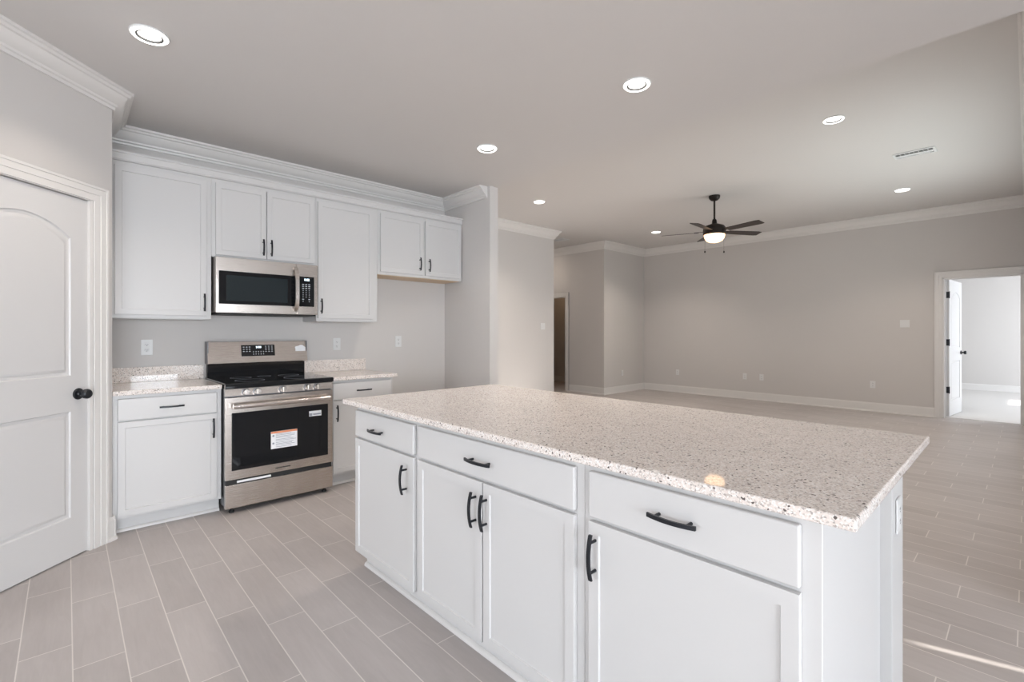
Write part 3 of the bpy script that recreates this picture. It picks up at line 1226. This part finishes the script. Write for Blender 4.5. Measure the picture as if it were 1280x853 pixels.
def can_light(label, x, y, z, proto=None, power=9.0):
    if proto is None:
        r = thing('recessed_light', label, 'ceiling light', (x, y, z - .0005), 0, 'recessed ceiling lights')
        bm = NB()
        lathe(bm, [(0.0835, 0.0), (0.0835, -0.004), (0.081, -0.0075), (0.0785, -0.0075), (0.0785, 0.0)], seg=40)
        obj('trim_ring', bm, M['plastic'], r)
        bm = NB()
        lathe(bm, [(0.0783, -0.001), (0.0783, -0.0085), (0.072, -0.0145), (0.062, -0.0145), (0.0585, -0.011), (0.0585, -0.001)], seg=40)
        obj('lit_trim_glow', bm, M['lens'], r)  # glow put into the trim, which the lamp only lights up
        bm = NB()
        lathe(bm, [(0.0583, -0.001), (0.0583, -0.0125), (0.0500, -0.0110), (0.0500, -0.001)], seg=40)
        obj('baffle', bm, M['baffle'], r)
        bm = NB()
        lathe(bm, [(0, -0.0030), (0.0498, -0.0030), (0.0498, -0.001), (0, -0.001)], seg=40)
        obj('lens', bm, M['lens'], r)
    else:
        r = dup(proto, (x, y, z - .0005), 0, label, 'recessed ceiling lights')
    d = bpy.data.lights.new('lamp', 'AREA')
    d.shape = 'DISK'
    d.size = 0.11
    d.energy = power
    d.color = (1.0, 0.89, 0.785)
    d.spread = math.radians(120)
    l = bpy.data.objects.new('lamp', d)
    COL.objects.link(l)
    l.location = (x, y, z - 0.018)
    return r


KP, FP = 8.5, 13.5
cl = can_light('recessed ceiling light at far left in front of the pantry door', 0.305, 2.999, HK, None, KP * 0.7)
can_light('recessed ceiling light above the island, nearest the ceiling edge', 2.513, 1.603, HK, cl, KP)
can_light('recessed kitchen ceiling light in front of the fridge space', 2.496, 2.983, HK, cl, KP)
can_light('recessed family room light nearest the kitchen, left of ceiling vent', 4.928, 1.161, HF, cl, FP)
can_light('recessed family room light left of the fan, above the pale back wall', 4.945, 4.753, HF, cl, FP)
can_light('recessed family room light just left of the ceiling fan blades', 8.03, 4.71, HF, cl, FP)
can_light('recessed family room light near far wall below the ceiling vent', 8.012, 1.12, HF, cl, FP)

# ------------------------------------------------------------------ ceiling fan
FX, FY = 6.50, 2.925
fan = thing('ceiling_fan', 'dark five-blade ceiling fan with glowing globe light hanging in family room', 'fan', (FX, FY, HF - .0005))


def fz_(z):
    return z - HF


bm = NB(); lathe(bm, [(0, 0), (0.072, 0), (0.074, -0.012), (0.066, -0.040), (0.045, -0.062), (0.020, -0.070), (0, -0.070)])
obj('canopy', bm, M['bronze'], fan)
bm = NB(); tube(bm, [(0, 0, -0.060), (0, 0, fz_(2.80))], 0.0125, 14)
obj('downrod', bm, M['bronze'], fan)
bm = NB(); lathe(bm, [(0, fz_(2.835)), (0.022, fz_(2.835)), (0.030, fz_(2.815)), (0.033, fz_(2.775)), (0.060, fz_(2.765)), (0.060, fz_(2.755)), (0, fz_(2.755))])
obj('yoke_cover', bm, M['bronze'], fan)
bm = NB()
lathe(bm, [(0, fz_(2.762)), (0.075, fz_(2.760)), (0.122, fz_(2.742)), (0.142, fz_(2.715)), (0.146, fz_(2.690)), (0.146, fz_(2.632)), (0.138, fz_(2.622)), (0, fz_(2.622))], seg=40)
obj('motor_housing', bm, M['bronze'], fan)
bm = NB()
lathe(bm, [(0.134, fz_(2.622)), (0.134, fz_(2.612)), (0.126, fz_(2.575)), (0.102, fz_(2.541)), (0.066, fz_(2.522)), (0.030, fz_(2.514)), (0, fz_(2.513))], seg=40)
obj('globe', bm, M['globe'], fan)
for k in range(5):
    a = math.radians(40 + 72 * k)
    bm = NB()
    # blade outline, pitched about its own length
    n = 10
    top = []
    xs = [0.20 + 0.49 * i / n for i in range(n + 1)]
    left = [(x, 0.052 + 0.016 * (x - .2) / .49 - (0.012 * max(0, (x - .66) / .03) ** 2)) for x in xs]
    right = [(x, -w_) for x, w_ in left][::-1]
    fsb = prism(bm, left + right, 'z', -0.003, 0.003)
    bmesh.ops.rotate(bm, verts=bm.verts, cent=(0, 0, 0), matrix=Matrix.Rotation(math.radians(-11), 3, 'X'))
    bmesh.ops.translate(bm, verts=bm.verts, vec=(0, 0, fz_(2.665)))
    bmesh.ops.rotate(bm, verts=bm.verts, cent=(0, 0, 0), matrix=Matrix.Rotation(a, 3, 'Z'))
    bl = obj('blade', bm, M['blade'], fan)
    bm = NB()
    box(bm, 0.12, 0.26, -0.022, 0.022, 0.003, 0.009, 0.002, 1)
    bmesh.ops.rotate(bm, verts=bm.verts, cent=(0, 0, 0), matrix=Matrix.Rotation(math.radians(-11), 3, 'X'))
    bmesh.ops.translate(bm, verts=bm.verts, vec=(0, 0, fz_(2.665)))
    bmesh.ops.rotate(bm, verts=bm.verts, cent=(0, 0, 0), matrix=Matrix.Rotation(a, 3, 'Z'))
    obj('blade_iron', bm, M['bronze'], bl)
for s in (-1, 1):
    ux, uy_ = 0.7327 * s * 0.128, -0.6806 * s * 0.128
    bm = NB()
    tube(bm, [(ux, uy_, fz_(2.63)), (ux * 1.02, uy_ * 1.02, fz_(2.40))], 0.0011, 6)
    lathe(bm, [(0, fz_(2.405)), (0.006, fz_(2.400)), (0.010, fz_(2.388)), (0.007, fz_(2.376)), (0, fz_(2.373))], (ux * 1.02, uy_ * 1.02, 0), 'z', 14)
    obj('pull_chain', bm, M['bronze'], fan)
# ------------------------------------------------------------------ ceiling vents


def ceiling_vent(label, x, y, z, lx, ly):
    r = thing('ceiling_vent', label, 'vent', (x, y, z - .0005), 0, 'ceiling vents')
    bm = NB()
    t = 0.022
    for a in ((-lx / 2, lx / 2, -ly / 2, -ly / 2 + t), (-lx / 2, lx / 2, ly / 2 - t, ly / 2), (-lx / 2, -lx / 2 + t, -ly / 2 + t, ly / 2 - t), (lx / 2 - t, lx / 2, -ly / 2 + t, ly / 2 - t)):
        box(bm, *a, -0.010, 0.0, 0.002, 1)
    box(bm, -0.006, 0.006, -ly / 2 + t, ly / 2 - t, -0.009, -0.001)
    obj('frame', bm, M['vent'], r)
    bm = NB(); box(bm, -lx / 2 + t, lx / 2 - t, -ly / 2 + t, ly / 2 - t, -0.0015, 0.0)
    obj('duct_opening', bm, M['slot'], r)
    for side in (-1, 1):
        bm = NB()
        for i in range(3):
            xc = side * (0.022 + i * 0.024)
            if abs(xc) > lx / 2 - t - .006:
                continue
            prism(bm, [(xc - .007, -0.002), (xc - .005, -0.002), (xc + .007, -0.0095), (xc + .005, -0.0095)] if side > 0 else
                  [(xc + .007, -0.002), (xc + .005, -0.002), (xc - .007, -0.0095), (xc - .005, -0.0095)], 'y', -ly / 2 + t, ly / 2 - t)
        obj('louvers', bm, M['vent'], r)
    bm = NB()
    for i in range(1, 8):
        yc = -ly / 2 + t + (ly - 2 * t) * i / 8
        box(bm, -lx / 2 + t, lx / 2 - t, yc - .003, yc + .003, -0.008, -0.002)
    obj('cross_fins', bm, M['vent'], r)
    return r


ceiling_vent('white rectangular ceiling vent with dark slots between two recessed lights', 6.465, 0.806, HF, 0.19, 0.34)
ceiling_vent('small ceiling vent in the hall, half hidden by the crown corner', 7.30, 6.42, HF, 0.20, 0.30)

# added warm fill without fixture in the unlit closet behind the hall door
cd = bpy.data.lights.new('closet_fill', 'POINT')
cd.energy = 4.0
cd.color = (1.0, 0.66, 0.40)
cd.shadow_soft_size = 0.08
co = bpy.data.objects.new('closet_fill', cd)
COL.objects.link(co)
co.location = (8.9, 7.9, 2.6)

# added fill light without fixture, brightens the hall wall from behind the corner
hd = bpy.data.lights.new('hall_fill', 'AREA')
hd.shape = 'DISK'
hd.size = 0.11
hd.energy = 9.0
hd.color = (1.0, 0.86, 0.74)
ho = bpy.data.objects.new('hall_fill', hd)
COL.objects.link(ho)
ho.location = (7.3, 7.6, HF - 0.02)
